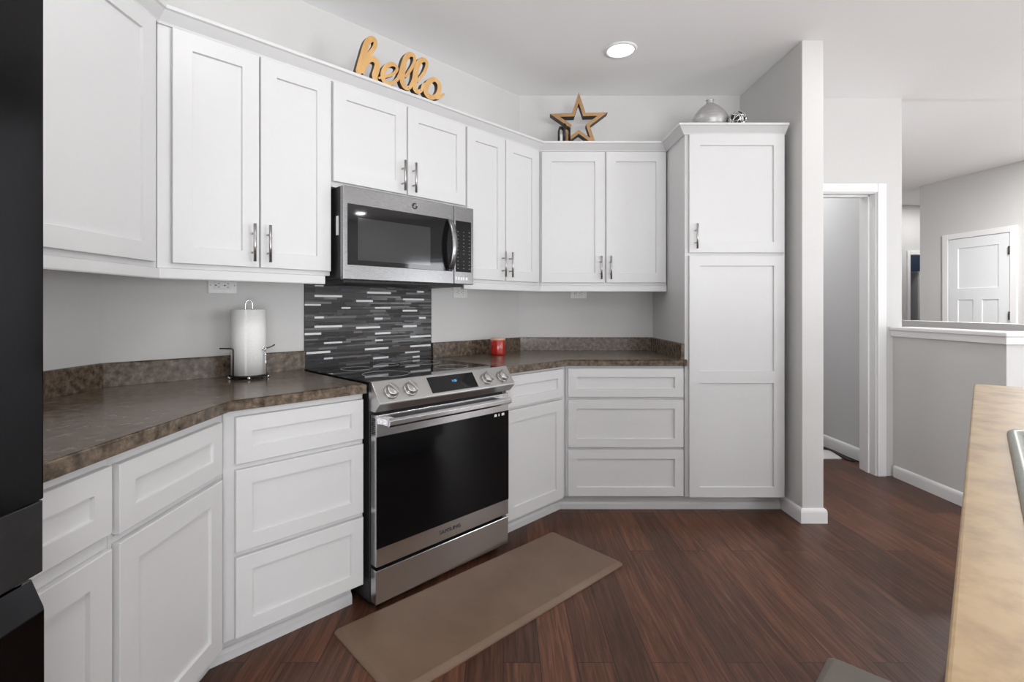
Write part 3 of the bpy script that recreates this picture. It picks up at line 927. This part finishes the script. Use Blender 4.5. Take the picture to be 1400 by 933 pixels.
def island():
    # local: x from the far corner back towards the viewer (-dir), y from the kitchen edge across the island
    ang = IANG+math.pi
    W_, L_ = .95, 2.34
    def base(name, label, cat, z):
        return thing(name, label, cat, (IC.x, IC.y, z), ang)
    # local y positive = to the left of local x; x=-dir so +y = (sin, -cos) -> towards lower right
    t = base('island_cabinet', 'white island cabinet under the tan countertop', 'cabinet', 0)
    bm = NB(); bx(bm, .03, 1.0, .035, W_-.25, .10, .874, .001); bx(bm, 1.88, L_-.03, .035, W_-.25, .10, .874, .001); bx(bm, 1.0, 1.88, .035, W_-.25, .10, .66)
    bx(bm, 1.0, 1.88, .035, .055, .66, .874); bx(bm, 1.0, 1.88, W_-.27, W_-.25, .66, .874); bx(bm, .06, L_-.06, .10, W_-.28, 0, .10)
    link('cabinet_body', bm, M['white'], t)
    for a, b, parts in ((.05, .62, 'drawers'), (.64, 1.05, 'door'), (1.065, 1.475, 'door'), (1.50, L_-.05, 'drawers')):
        zs = ((.692, .85), (.396, .672), (.106, .378)) if parts == 'drawers' else ((.106, .85),)
        for z0, z1 in zs:
            bm = NB(); panel_door(bm, a, b, z0, z1, .0145, .0195, fr=.055)
            link('drawer' if parts == 'drawers' else 'door', bm, M['white'], t)
    sx0, sx1, sy0, sy1 = 1.02, 1.85, .066, .61
    e = .022
    t = base('countertop', 'mottled laminate island countertop with painted-in tan light in the right foreground', 'countertop', .876)
    bm = NB()
    prof_top = .038
    tt = NB()
    # slab with a sink cut-out: outer ring with eased edge, inner hole
    out = [(0, 0), (L_, 0), (L_, W_), (0, W_)]
    inn = [(sx0+e, sy0+e), (sx1-e, sy0+e), (sx1-e, sy1-e), (sx0+e, sy1-e)]

    def rr(rect, r, n=6):
        x0, y0 = rect[0]; x1, y1 = rect[2]; o = []
        for cx_, cy_, a0 in ((x0+r, y0+r, math.pi), (x1-r, y0+r, 1.5*math.pi), (x1-r, y1-r, 0), (x0+r, y1-r, .5*math.pi)):
            for i in range(n+1):
                a = a0+R90*i/n; o.append((cx_+r*math.cos(a), cy_+r*math.sin(a)))
        return o

    def inset(rect, d):
        return [(rect[0][0]+d, rect[0][1]+d), 0, (rect[2][0]-d, rect[2][1]-d)]
    loops = []
    for d, z in ((0, 0), (0, .033), (.0005, .0355), (.002, .0374), (.0045, .038)):
        loops.append([tt.verts.new((x, y, z)) for x, y in rr(inset(out, d), .03-d)])
    lin = [tt.verts.new((x, y, .038)) for x, y in rr([inn[0], 0, inn[2]], .03)]
    lin2 = [tt.verts.new((x, y, 0)) for x, y in rr([inn[0], 0, inn[2]], .03)]
    loops += [lin, lin2]
    n = len(lin)
    for A, B in zip(loops, loops[1:]+loops[:1]):
        for i in range(n):
            tt.faces.new((A[i], A[(i+1) % n], B[(i+1) % n], B[i]))
    join(bm, tt)
    link('counter_slab', bm, M['litlam'], t)
    # drop-in sink
    t = base('sink', 'grey-green drop-in sink set into the island countertop', 'sink', .9141)
    bm = NB(); tt = NB(); loops = []
    R0 = [(sx0, sy0), 0, (sx1, sy1)]
    for d, z, r in ((0, 0, .026), (.001, .007, .026), (.006, .012, .024), (.016, .012, .022), (.026, .004, .022), (.030, -.006, .024), (.036, -.17, .045), (.07, -.19, .06)):
        loops.append([tt.verts.new((x, y, z)) for x, y in rr(inset([R0[0], 0, R0[2]], d) if d else R0, r)])
    for A, B in zip(loops, loops[1:]):
        for i in range(n):
            f = tt.faces.new((A[i], A[(i+1) % n], B[(i+1) % n], B[i])); f.smooth = True
    tt.faces.new(loops[-1])
    join(bm, tt)
    link('basin', bm, M['sink'], t)
    bm = NB(); lathe(bm, [(0, 0), (.045, 0), (.042, .003), (.03, .001), (0, .001)], 24, 0, Matrix.Translation(((sx0+sx1)/2, (sy0+sy1)/2, -.1895)))
    link('drain', bm, M['chrome'], t)


island()


# ------------------------------------------------------------------ floor mats
def floor_mat(c, ang, lx, ly, m, label, z=.02):
    bm = NB(); tt = NB(); loops = []

    def rr(hx, hy, r, n=6):
        o = []
        for cx_, cy_, a0 in ((hx-r, hy-r, 0), (-hx+r, hy-r, R90), (-hx+r, -hy+r, math.pi), (hx-r, -hy+r, 1.5*math.pi)):
            for i in range(n+1):
                a = a0+R90*i/n; o.append((cx_+r*math.cos(a), cy_+r*math.sin(a)))
        return o
    for d, zz in ((.0, .0), (.0, .004), (.004, .009), (.016, z-.003), (.021, z-.0005), (.027, z)):
        loops.append([tt.verts.new((x, y, zz)) for x, y in rr(lx/2-d, ly/2-d, .02)])
    n = len(loops[0])
    for A, B in zip(loops, loops[1:]):
        for i in range(n):
            f = tt.faces.new((A[i], A[(i+1) % n], B[(i+1) % n], B[i])); f.smooth = False
    tt.faces.new(loops[-1]); tt.faces.new(loops[0][::-1])
    join(bm, tt)
    tag(link('floor_mat', bm, m, None, (c[0], c[1], 0), ang), label, 'mat', 'anti-fatigue floor mats')


mc = [(.272, 2.688), (.549, 2.355), (-.339, 1.542), (-.616, 1.875)]
floor_mat((sum(p[0] for p in mc)/4, sum(p[1] for p in mc)/4), math.radians(42.4), 1.225, .455, M['mat'], 'long brown cushioned floor mat lying in front of the stove')
u = Vector((math.cos(math.radians(45)), math.sin(math.radians(45)))); v = Vector((u.y, -u.x))
m2 = Vector((1.133, 1.730))-u*.36+v*.215
floor_mat(m2, math.radians(45), .73, .44, M['matgrey'], 'taupe floor mat beside the island, only its corner in view')

# ------------------------------------------------------------------ things on the counters
def towels():
    p = world('stove', .493, -.128, .9142)
    t = thing('paper_towel_holder', 'chrome and black wire paper towel holder on the left counter', 'holder', p, R90/2)
    bm = NB()
    for r in (.078, .055, .03):
        tube(bm, [(r*math.cos(a), r*math.sin(a), .012) for a in [2*math.pi*i/40 for i in range(40)]], .0035, 8, closed=True)
    for i in range(4):
        a = math.pi/4+i*R90
        tube(bm, [(.02*math.cos(a), .02*math.sin(a), .012), (.08*math.cos(a), .08*math.sin(a), .012)], .003, 8)
    link('base', bm, M['darkmetal'], t)
    for i in range(5):
        a = math.pi/5+i*2*math.pi/5
        bm = NB(); lathe(bm, [(0, 0), (.006, .001), (.008, .006), (.006, .012), (0, .014)], 14, 0, Matrix.Translation((.078*math.cos(a), .078*math.sin(a), 0)))
        link('foot', bm, M['chrome'], t)
    bm = NB(); pts = [(-.015, 0, .012), (-.015, 0, .315)]+[(.015*-math.cos(a), 0, .315+.022*math.sin(a)) for a in [math.pi*i/10 for i in range(1, 10)]]+[(.015, 0, .315), (.015, 0, .012)]
    tube(bm, pts, .0032, 10)
    link('center_rod', bm, M['chrome'], t)
    bm = NB()
    # tension arm hugging the roll on its left, and the curl at its right
    tube(bm, [(-.074, -.036, .012), (-.0735, -.036, .10), (-.0735, -.036, .128), (-.080, -.034, .133), (-.105, -.02, .134), (-.118, -.012, .134)], .003, 8)
    link('tension_arm', bm, M['darkmetal'], t)
    bm = NB(); tube(bm, [(.044, -.063, .128), (.052, -.060, .129), (.066, -.050, .131), (.085, -.036, .135), (.096, -.030, .140)], [.006, .0032, .0032, .0032, .004], 8)
    tube(bm, [(.040+.006*math.cos(a), -.0655, .128+.006*math.sin(a)) for a in [2*math.pi*i/14 for i in range(14)]], .0028, 8, closed=True)
    tube(bm, [(.044, -.063, .128), (.05, -.068, .012)], .0026, 8)
    link('side_hook', bm, M['chrome'], t)
    # the roll with a loose sheet edge
    bm = NB(); tt = NB(); prof = []; N = 64
    a0 = math.radians(-118)
    for i in range(N+1):
        a = a0+2*math.pi*i/N
        prof.append((.0675+.0022*i/N, a))
    z0, z1 = .016, .296
    O = [[tt.verts.new((r*math.cos(a), r*math.sin(a), z)) for r, a in prof] for z in (z0, z1)]
    I = [[tt.verts.new((.021*math.cos(a), .021*math.sin(a), z)) for r, a in prof] for z in (z0, z1)]
    for i in range(N):
        f = tt.faces.new((O[0][i], O[0][i+1], O[1][i+1], O[1][i])); f.smooth = True
        f = tt.faces.new((I[0][i+1], I[0][i], I[1][i], I[1][i+1])); f.smooth = True
        tt.faces.new((O[1][i], O[1][i+1], I[1][i+1], I[1][i])); tt.faces.new((O[0][i+1], O[0][i], I[0][i], I[0][i+1]))
    tt.faces.new((O[0][N], O[0][0], O[1][0], O[1][N]))
    join(bm, tt)
    tag(link('paper_towel_roll', bm, M['paper'], None, p, R90/2), 'full roll of white paper towels standing on the wire holder', 'paper towels')


towels()


def candle():
    p = world('stove', 1.99, -.145, .9142)
    t = thing('candle', 'red glass jar candle on the counter right of the stove', 'candle', p)
    bm = NB(); lathe(bm, [(0, 0), (.043, 0), (.047, .004), (.048, .012), (.048, .088), (.046, .094), (.0445, .094), (.0445, .012), (0, .010)], 40)
    link('jar', bm, M['candle'], t)
    bm = NB(); lathe(bm, [(0, .011), (.044, .011), (.044, .075), (0, .073)], 40)
    wx = link('wax', bm, M['wax'], t)
    bm = NB(); tube(bm, [(0, 0, .072), (.001, 0, .085)], .0015, 6)
    link('wick', bm, M['black'], wx)
    bm = NB(); lathe(bm, [(.0445, .0945), (.0475, .0945), (.049, .098), (.0485, .106), (.046, .109), (.0, .109)], 40)
    link('lid', bm, M['candlelid'], t)


candle()


def outlet(fr, x, z, label):
    t = thing('outlet', label, 'outlet', world(fr, x, 0, z), FR[fr][1], 'wall outlets under the upper cabinets')
    bm = NB(); bx(bm, -.058, .058, -.0065, -.0003, -.036, .036, .0028)
    link('cover_plate', bm, M['outlet'], t)
    bm = NB(); bx(bm, -.034, .034, -.009, -.005, -.017, .017, .0015)
    rc = link('receptacle', bm, M['outlet'], t)
    for s in (-1, 1):
        for z0 in (-.009, .0066):
            bm = NB(); bx(bm, s*.018-.002, s*.018+.006, -.0095, -.0088, z0, z0+.0024)
            link('slot', bm, M['slot'], rc)
        bm = NB(); lathe(bm, [(0, 0), (.003, 0), (.003, .0006), (0, .0006)], 12, 0, Matrix.Translation((s*.018-.010, -.0089, 0)) @ Matrix.Rotation(R90, 4, 'X'))
        link('ground_hole', bm, M['slot'], rc)
        bm = NB(); lathe(bm, [(0, 0), (.003, 0), (.0025, .0008), (0, .0008)], 12, 0, Matrix.Translation((s*.048, -.0064, 0)) @ Matrix.Rotation(R90, 4, 'X'))
        link('screw', bm, M['nickel'], t)


outlet('stove', .424, 1.317, 'white wall outlet under the cabinets left of the microwave')
outlet('stove', 1.793, 1.315, 'white wall outlet half hidden beside the right end of the microwave')
outlet('back', .538-RC[0], 1.319, 'white wall outlet on the back wall under the star')

# ------------------------------------------------------------------ decorations on top of the cabinets
TOPZ = 2.2935


def smooth_path(P, n=7):
    out = []
    for i in range(len(P)-1):
        p0, p1, p2, p3 = P[max(i-1, 0)], P[i], P[i+1], P[min(i+2, len(P)-1)]
        for k_ in range(n):
            t = k_/n
            out.append(tuple(.5*((2*b)+(-a+c)*t+(2*a-5*b+4*c-d)*t*t+(-a+3*b-3*c+d)*t**3) for a, b, c, d in zip(p0, p1, p2, p3)))
    out.append(tuple(P[-1]))
    return out


def ribbon(bm, P, y0, y1):
    """P: (x, z, halfwidth); a flat stroke with front at y0 (gold) and dark sides"""
    P = smooth_path(P)
    t = NB(); n = len(P); rings = []
    for i in range(n):
        a, b = P[max(i-1, 0)], P[min(i+1, n-1)]
        d = Vector((b[0]-a[0], b[1]-a[1])); d.normalize(); nn = Vector((-d.y, d.x)); x, z, h = P[i]
        p, q = (x+nn.x*h, z+nn.y*h), (x-nn.x*h, z-nn.y*h)
        yy = y0+.0012*i/n
        rings.append([t.verts.new((p[0], yy, p[1])), t.verts.new((q[0], yy, q[1])), t.verts.new((q[0], y1, q[1])), t.verts.new((p[0], y1, p[1]))])
    for A, B in zip(rings, rings[1:]):
        for j in range(4):
            f = t.faces.new((A[j], A[(j+1) % 4], B[(j+1) % 4], B[j])); f.material_index = 0 if j == 0 else 1
    f = t.faces.new(rings[0]); f.material_index = 1
    f = t.faces.new(rings[-1][::-1]); f.material_index = 1
    join(bm, t, None)
    for e_, s in ((P[0], P[1]), (P[-1], P[-2])):       # round ends
        t = NB(); N = 14
        A = [t.verts.new((e_[0]+e_[2]*math.cos(2*math.pi*j/N), y0+(.0003 if e_ is P[0] else .0015), e_[1]+e_[2]*math.sin(2*math.pi*j/N))) for j in range(N)]
        B = [t.verts.new((v_.co.x, y1, v_.co.z)) for v_ in A]
        t.faces.new(A).material_index = 0
        t.faces.new(B[::-1]).material_index = 1
        for j in range(N):
            t.faces.new((A[j], A[(j+1) % N], B[(j+1) % N], B[j])).material_index = 1
        join(bm, t, None)


def hello():
    n0 = -.330
    c = 1.17

    def q(x, y, w_):
        s, z = stove_plane(470+x/8.48, 40+y/8.48, n0)
        return (s-c, z-TOPZ, w_*1.22)
    strokes = [
        [q(158, 500, .0125), q(178, 420, .0125), q(205, 330, .0125), q(232, 235, .0125), (q(262, 160, .012)), q(305, 122, .011), q(345, 140, .010), q(352, 190, .0085), q(325, 245, .008), q(285, 295, .0085), q(252, 338, .009)],
        [q(205, 500, .009), q(222, 440, .010), (q(255, 380, .011)), q(305, 352, .0115), q(355, 375, .0125), q(375, 425, .0125), q(362, 490, .0125), q(345, 545, .0125), q(350, 590, .012)],
        [q(395, 575, .0045), q(440, 565, .005), q(505, 548, .0055), q(570, 520, .006), q(602, 472, .0065), q(580, 428, .0075), q(525, 415, .0085), q(468, 455, .0095), q(438, 530, .0105), q(448, 600, .010), q(495, 640, .0085), q(560, 628, .007), q(615, 575, .006)],
        [q(600, 600, .0065), q(640, 520, .008), q(668, 430, .010), q(700, 350, .011), q(745, 303, .010), q(795, 318, .0085), q(805, 375, .0075), q(780, 440, .007), q(735, 510, .0065), q(705, 555, .006)],
        [q(690, 360, .010), q(672, 460, .012), q(660, 560, .0125), q(668, 640, .0115), q(705, 690, .009), q(755, 680, .007)],
        [q(745, 690, .0065), q(790, 600, .008), q(810, 500, .010), q(845, 410, .011), q(890, 365, .010), q(935, 378, .0085), q(945, 430, .0075), q(915, 510, .007), q(870, 570, .0065), q(840, 610, .006)],
        [q(838, 420, .010), q(815, 530, .012), q(802, 620, .0125), q(808, 700, .0115), q(840, 735, .009), q(885, 715, .007)],
        [q(1020, 590, .009), q(965, 630, .0115), q(930, 700, .013), q(945, 765, .012), q(995, 800, .010), q(1050, 785, .009), q(1085, 725, .010), q(1088, 655, .0105), q(1058, 605, .010), q(1015, 590, .009), q(975, 615, .0085)],
        [q(880, 715, .005), q(900, 660, .006), q(930, 640, .005)],
        [q(1040, 800, .008), q(1085, 800, .0075), q(1120, 778, .006), q(1142, 760, .004)],
    ]
    bm = NB()
    for i, st in enumerate(strokes):
        ribbon(bm, st, -.0125-.0004*i, .0125)
    zmin = min(v_.co.z for v_ in bm.verts)
    # the underside of every stroke that reaches the base rests on the molding
    for v_ in bm.verts:
        if v_.co.z < 0:
            v_.co.z = 0
    tag(link('hello_sign', bm, [M['gold'], M['darkedge']], None, world('stove', c, n0, TOPZ), R90/2), 'golden wooden script word sign reading hello on top of the cabinets', 'sign')


hello()


def star():
    R_ = .201; w_ = .022; d = .066; rin = R_*math.sin(math.radians(18))/math.sin(math.radians(54))

    def pts(R0):
        r0 = R0*rin/R_
        return [((R0 if i % 2 == 0 else r0)*math.sin(i*math.pi/5), (R0 if i % 2 == 0 else r0)*math.cos(i*math.pi/5)) for i in range(10)]
    apo = R_*math.sin(math.radians(18))          # distance of the edge lines from the centre
    Ri = R_*(apo-w_)/apo if False else R_-w_/math.sin(math.radians(18))
    O, I = pts(R_), pts(Ri)
    bm = NB(); t = NB()
    fo = [t.verts.new((x, -d/2, z)) for x, z in O]; fi = [t.verts.new((x, -d/2, z)) for x, z in I]
    bo = [t.verts.new((x, d/2, z)) for x, z in O]; bi = [t.verts.new((x, d/2, z)) for x, z in I]
    for i in range(10):
        j = (i+1) % 10
        t.faces.new((fo[i], fo[j], fi[j], fi[i])).material_index = 0
        t.faces.new((fi[i], fi[j], bi[j], bi[i])).material_index = 1
        t.faces.new((fo[j], fo[i], bo[i], bo[j])).material_index = 1
        t.faces.new((bo[j], bo[i], bi[i], bi[j])).material_index = 1
    join(bm, t, None)
    tag(link('star_decoration', bm, [M['starwood'], M['darkedge']], None, (.506, 3.36, 2.2925+R_*math.cos(math.radians(36))), math.radians(-4)), 'wooden open-frame five-point star standing on the back cabinets', 'decoration')


star()


def lantern():
    t = thing('lantern', 'small dark arched lantern ornament beside the wooden star', 'lantern', (.399, 3.268, 2.2925), .0)
    bm = NB()
    for s in (-1, 1):
        for y in (-.018, .018):
            pts = [(s*.019-.016, y, .004), (s*.019-.016, y, .085)]+[(s*.019-.016*math.cos(a), y, .085+.02*math.sin(a)) for a in [math.pi*i/8 for i in range(1, 8)]]+[(s*.019+.016, y, .085), (s*.019+.016, y, .004)]
            tube(bm, pts, .005, 8)
    bx(bm, -.040, .040, -.024, .024, 0, .008, .002); bx(bm, -.034, .034, -.02, .02, .100, .108, .002)
    link('frame', bm, M['darkmetal'], t)
    bm = NB(); tube(bm, [(.012*math.cos(a), 0, .12+.012*math.sin(a)) for a in [2*math.pi*i/16 for i in range(16)]], .003, 8, closed=True)
    link('ring', bm, M['darkmetal'], t)
    bm = NB(); lathe(bm, [(0, .008), (.011, .008), (.011, .06), (0, .062)], 18, 0, Matrix.Translation((-.019, 0, 0)))
    link('glass_insert', bm, M['paper'], t)


lantern()


def vase():
    t = thing('vase', 'squat silver ribbed vase on top of the pantry', 'vase', (1.285, 3.10, 2.2925))
    bm = NB()
    P = [(0, 0), (.055, 0), (.075, .012), (.098, .045), (.107, .075), (.104, .10), (.090, .128), (.068, .155), (.046, .175), (.030, .187), (.022, .192), (.022, .196)]
    prof = []
    P2 = smooth_path(P, 6)
    lathe(bm, P2+[(.0, .196)], 48)
    body = link('vase_body', bm, M['vase'], t)
    bm = NB(); lathe(bm, [(.019, .1962), (.022, .1962), (.020, .203), (.020, .211), (.024, .214), (.023, .217), (.017, .217), (.015, .205)], 32)
    link('neck', bm, M['vase'], t)


vase()


def ball():
    t = thing('ornament_ball', 'woven silver ornament ball next to the ribbed vase', 'ornament', (1.408, 3.0, 2.2925+.054))
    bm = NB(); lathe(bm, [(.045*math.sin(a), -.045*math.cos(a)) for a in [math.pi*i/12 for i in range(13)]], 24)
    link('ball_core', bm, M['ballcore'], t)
    bm = NB()
    rnd = random.Random(5)
    for k_ in range(20):
        ax = Vector((rnd.uniform(-1, 1), rnd.uniform(-1, 1), rnd.uniform(-1, 1))).normalized()
        u_ = ax.orthogonal().normalized(); v_ = ax.cross(u_)
        off = rnd.uniform(-.022, .022); rr_ = math.sqrt(.0508**2-off*off)
        tube(bm, [ax*off+(u_*math.cos(a)+v_*math.sin(a))*rr_ for a in [2*math.pi*i/36 for i in range(36)]], .0030, 6, closed=True)
    link('woven_shell', bm, M['silver'], t)


ball()

# ------------------------------------------------------------------ ceiling lights
names = ['round recessed ceiling light over the kitchen floor, in front of the wooden star'] + [None]*10
where = ['above the left counter and the stove mat', 'just out of view, added to brighten the half wall', 'behind the viewer on the left', 'behind the viewer near the rear window', 'by the right window', 'above the stair half wall', 'out of view, added to brighten the entry foyer', 'added unseen to brighten the hall behind the doorway', 'added unseen to brighten the far end of the entry hall', 'added unseen to brighten the far navy room']  # the half wall lamp is out of view, added to brighten that wall
for i, (x, y, watts) in enumerate(CANS):
    z = H if y < 3.6 else H+.02
    t = thing('ceiling_light', names[i] or 'round recessed ceiling light '+where[i-1], 'light', (x, y, z), 0, 'recessed ceiling lights')
    bm = NB(); lathe(bm, [(.078, -.0005), (.095, -.0005), (.094, -.005), (.085, -.009), (.077, -.008), (.078, -.0005)], 48, caps=False)
    link('trim_ring', bm, M['trimw'], t)
    bm = NB(); lathe(bm, [(0, -.004), (.0775, -.004), (.0775, -.001), (0, -.001)], 48)
    link('lens', bm, M['lamp'], t)
    l = area('lamp', (0, 0, -.012), (.15, .15), watts, (0, 0, -1), (1, .992, .982), 'DISK')
    l.parent = t

# ------------------------------------------------------------------ the hall behind the doorway, the navy room
bm = NB(); prism(bm, [(2.40, 4.0), (2.716, 4.0), (2.76, 4.22), (2.44, 4.25)], .0005, .012, .003)
tag(link('paper_tray', bm, M['outlet']), 'flat white tray lying on the hall floor through the doorway', 'tray')
bm = NB()
tube(bm, smooth_path([(2.72, 4.45, .006), (2.77, 4.36, .006), (2.795, 4.24, .006), (2.79, 4.12, .006), (2.79, 4.02, .006), (2.795, 3.92, .006), (2.79, 3.84, .006)]), .0055, 8)
tube(bm, smooth_path([(2.60, 4.36, .009), (2.70, 4.27, .022), (2.75, 4.19, .022), (2.742, 4.10, .022), (2.735, 4.02, .014), (2.745, 3.97, .006), (2.772, 3.93, .006)]), .0075, 8)
tag(link('cable', bm, M['black']), 'black cables lying along the hall baseboard beside the white tray', 'cable')


def wardrobe():
    t = thing('wardrobe', 'pale wardrobe in the navy room seen through the far doorway', 'wardrobe', (6.71, 7.96, 0))
    bm = NB(); bx(bm, -.30, .30, -.25, .25, 0, 1.78, .004)
    link('wardrobe_body', bm, M['hallwall'], t)
    for a, b in ((-.295, -.002), (.002, .295)):
        bm = NB(); panel_door(bm, a, b, .08, 1.75, -.271, .02)
        d = link('door', bm, M['trimw'], t)
        bm = NB(); tube(bm, [(-.03 if a < -.1 else .03, -.271, .9), (-.03 if a < -.1 else .03, -.295, .9)], .01)
        link('knob', bm, M['nickel'], d)


wardrobe()
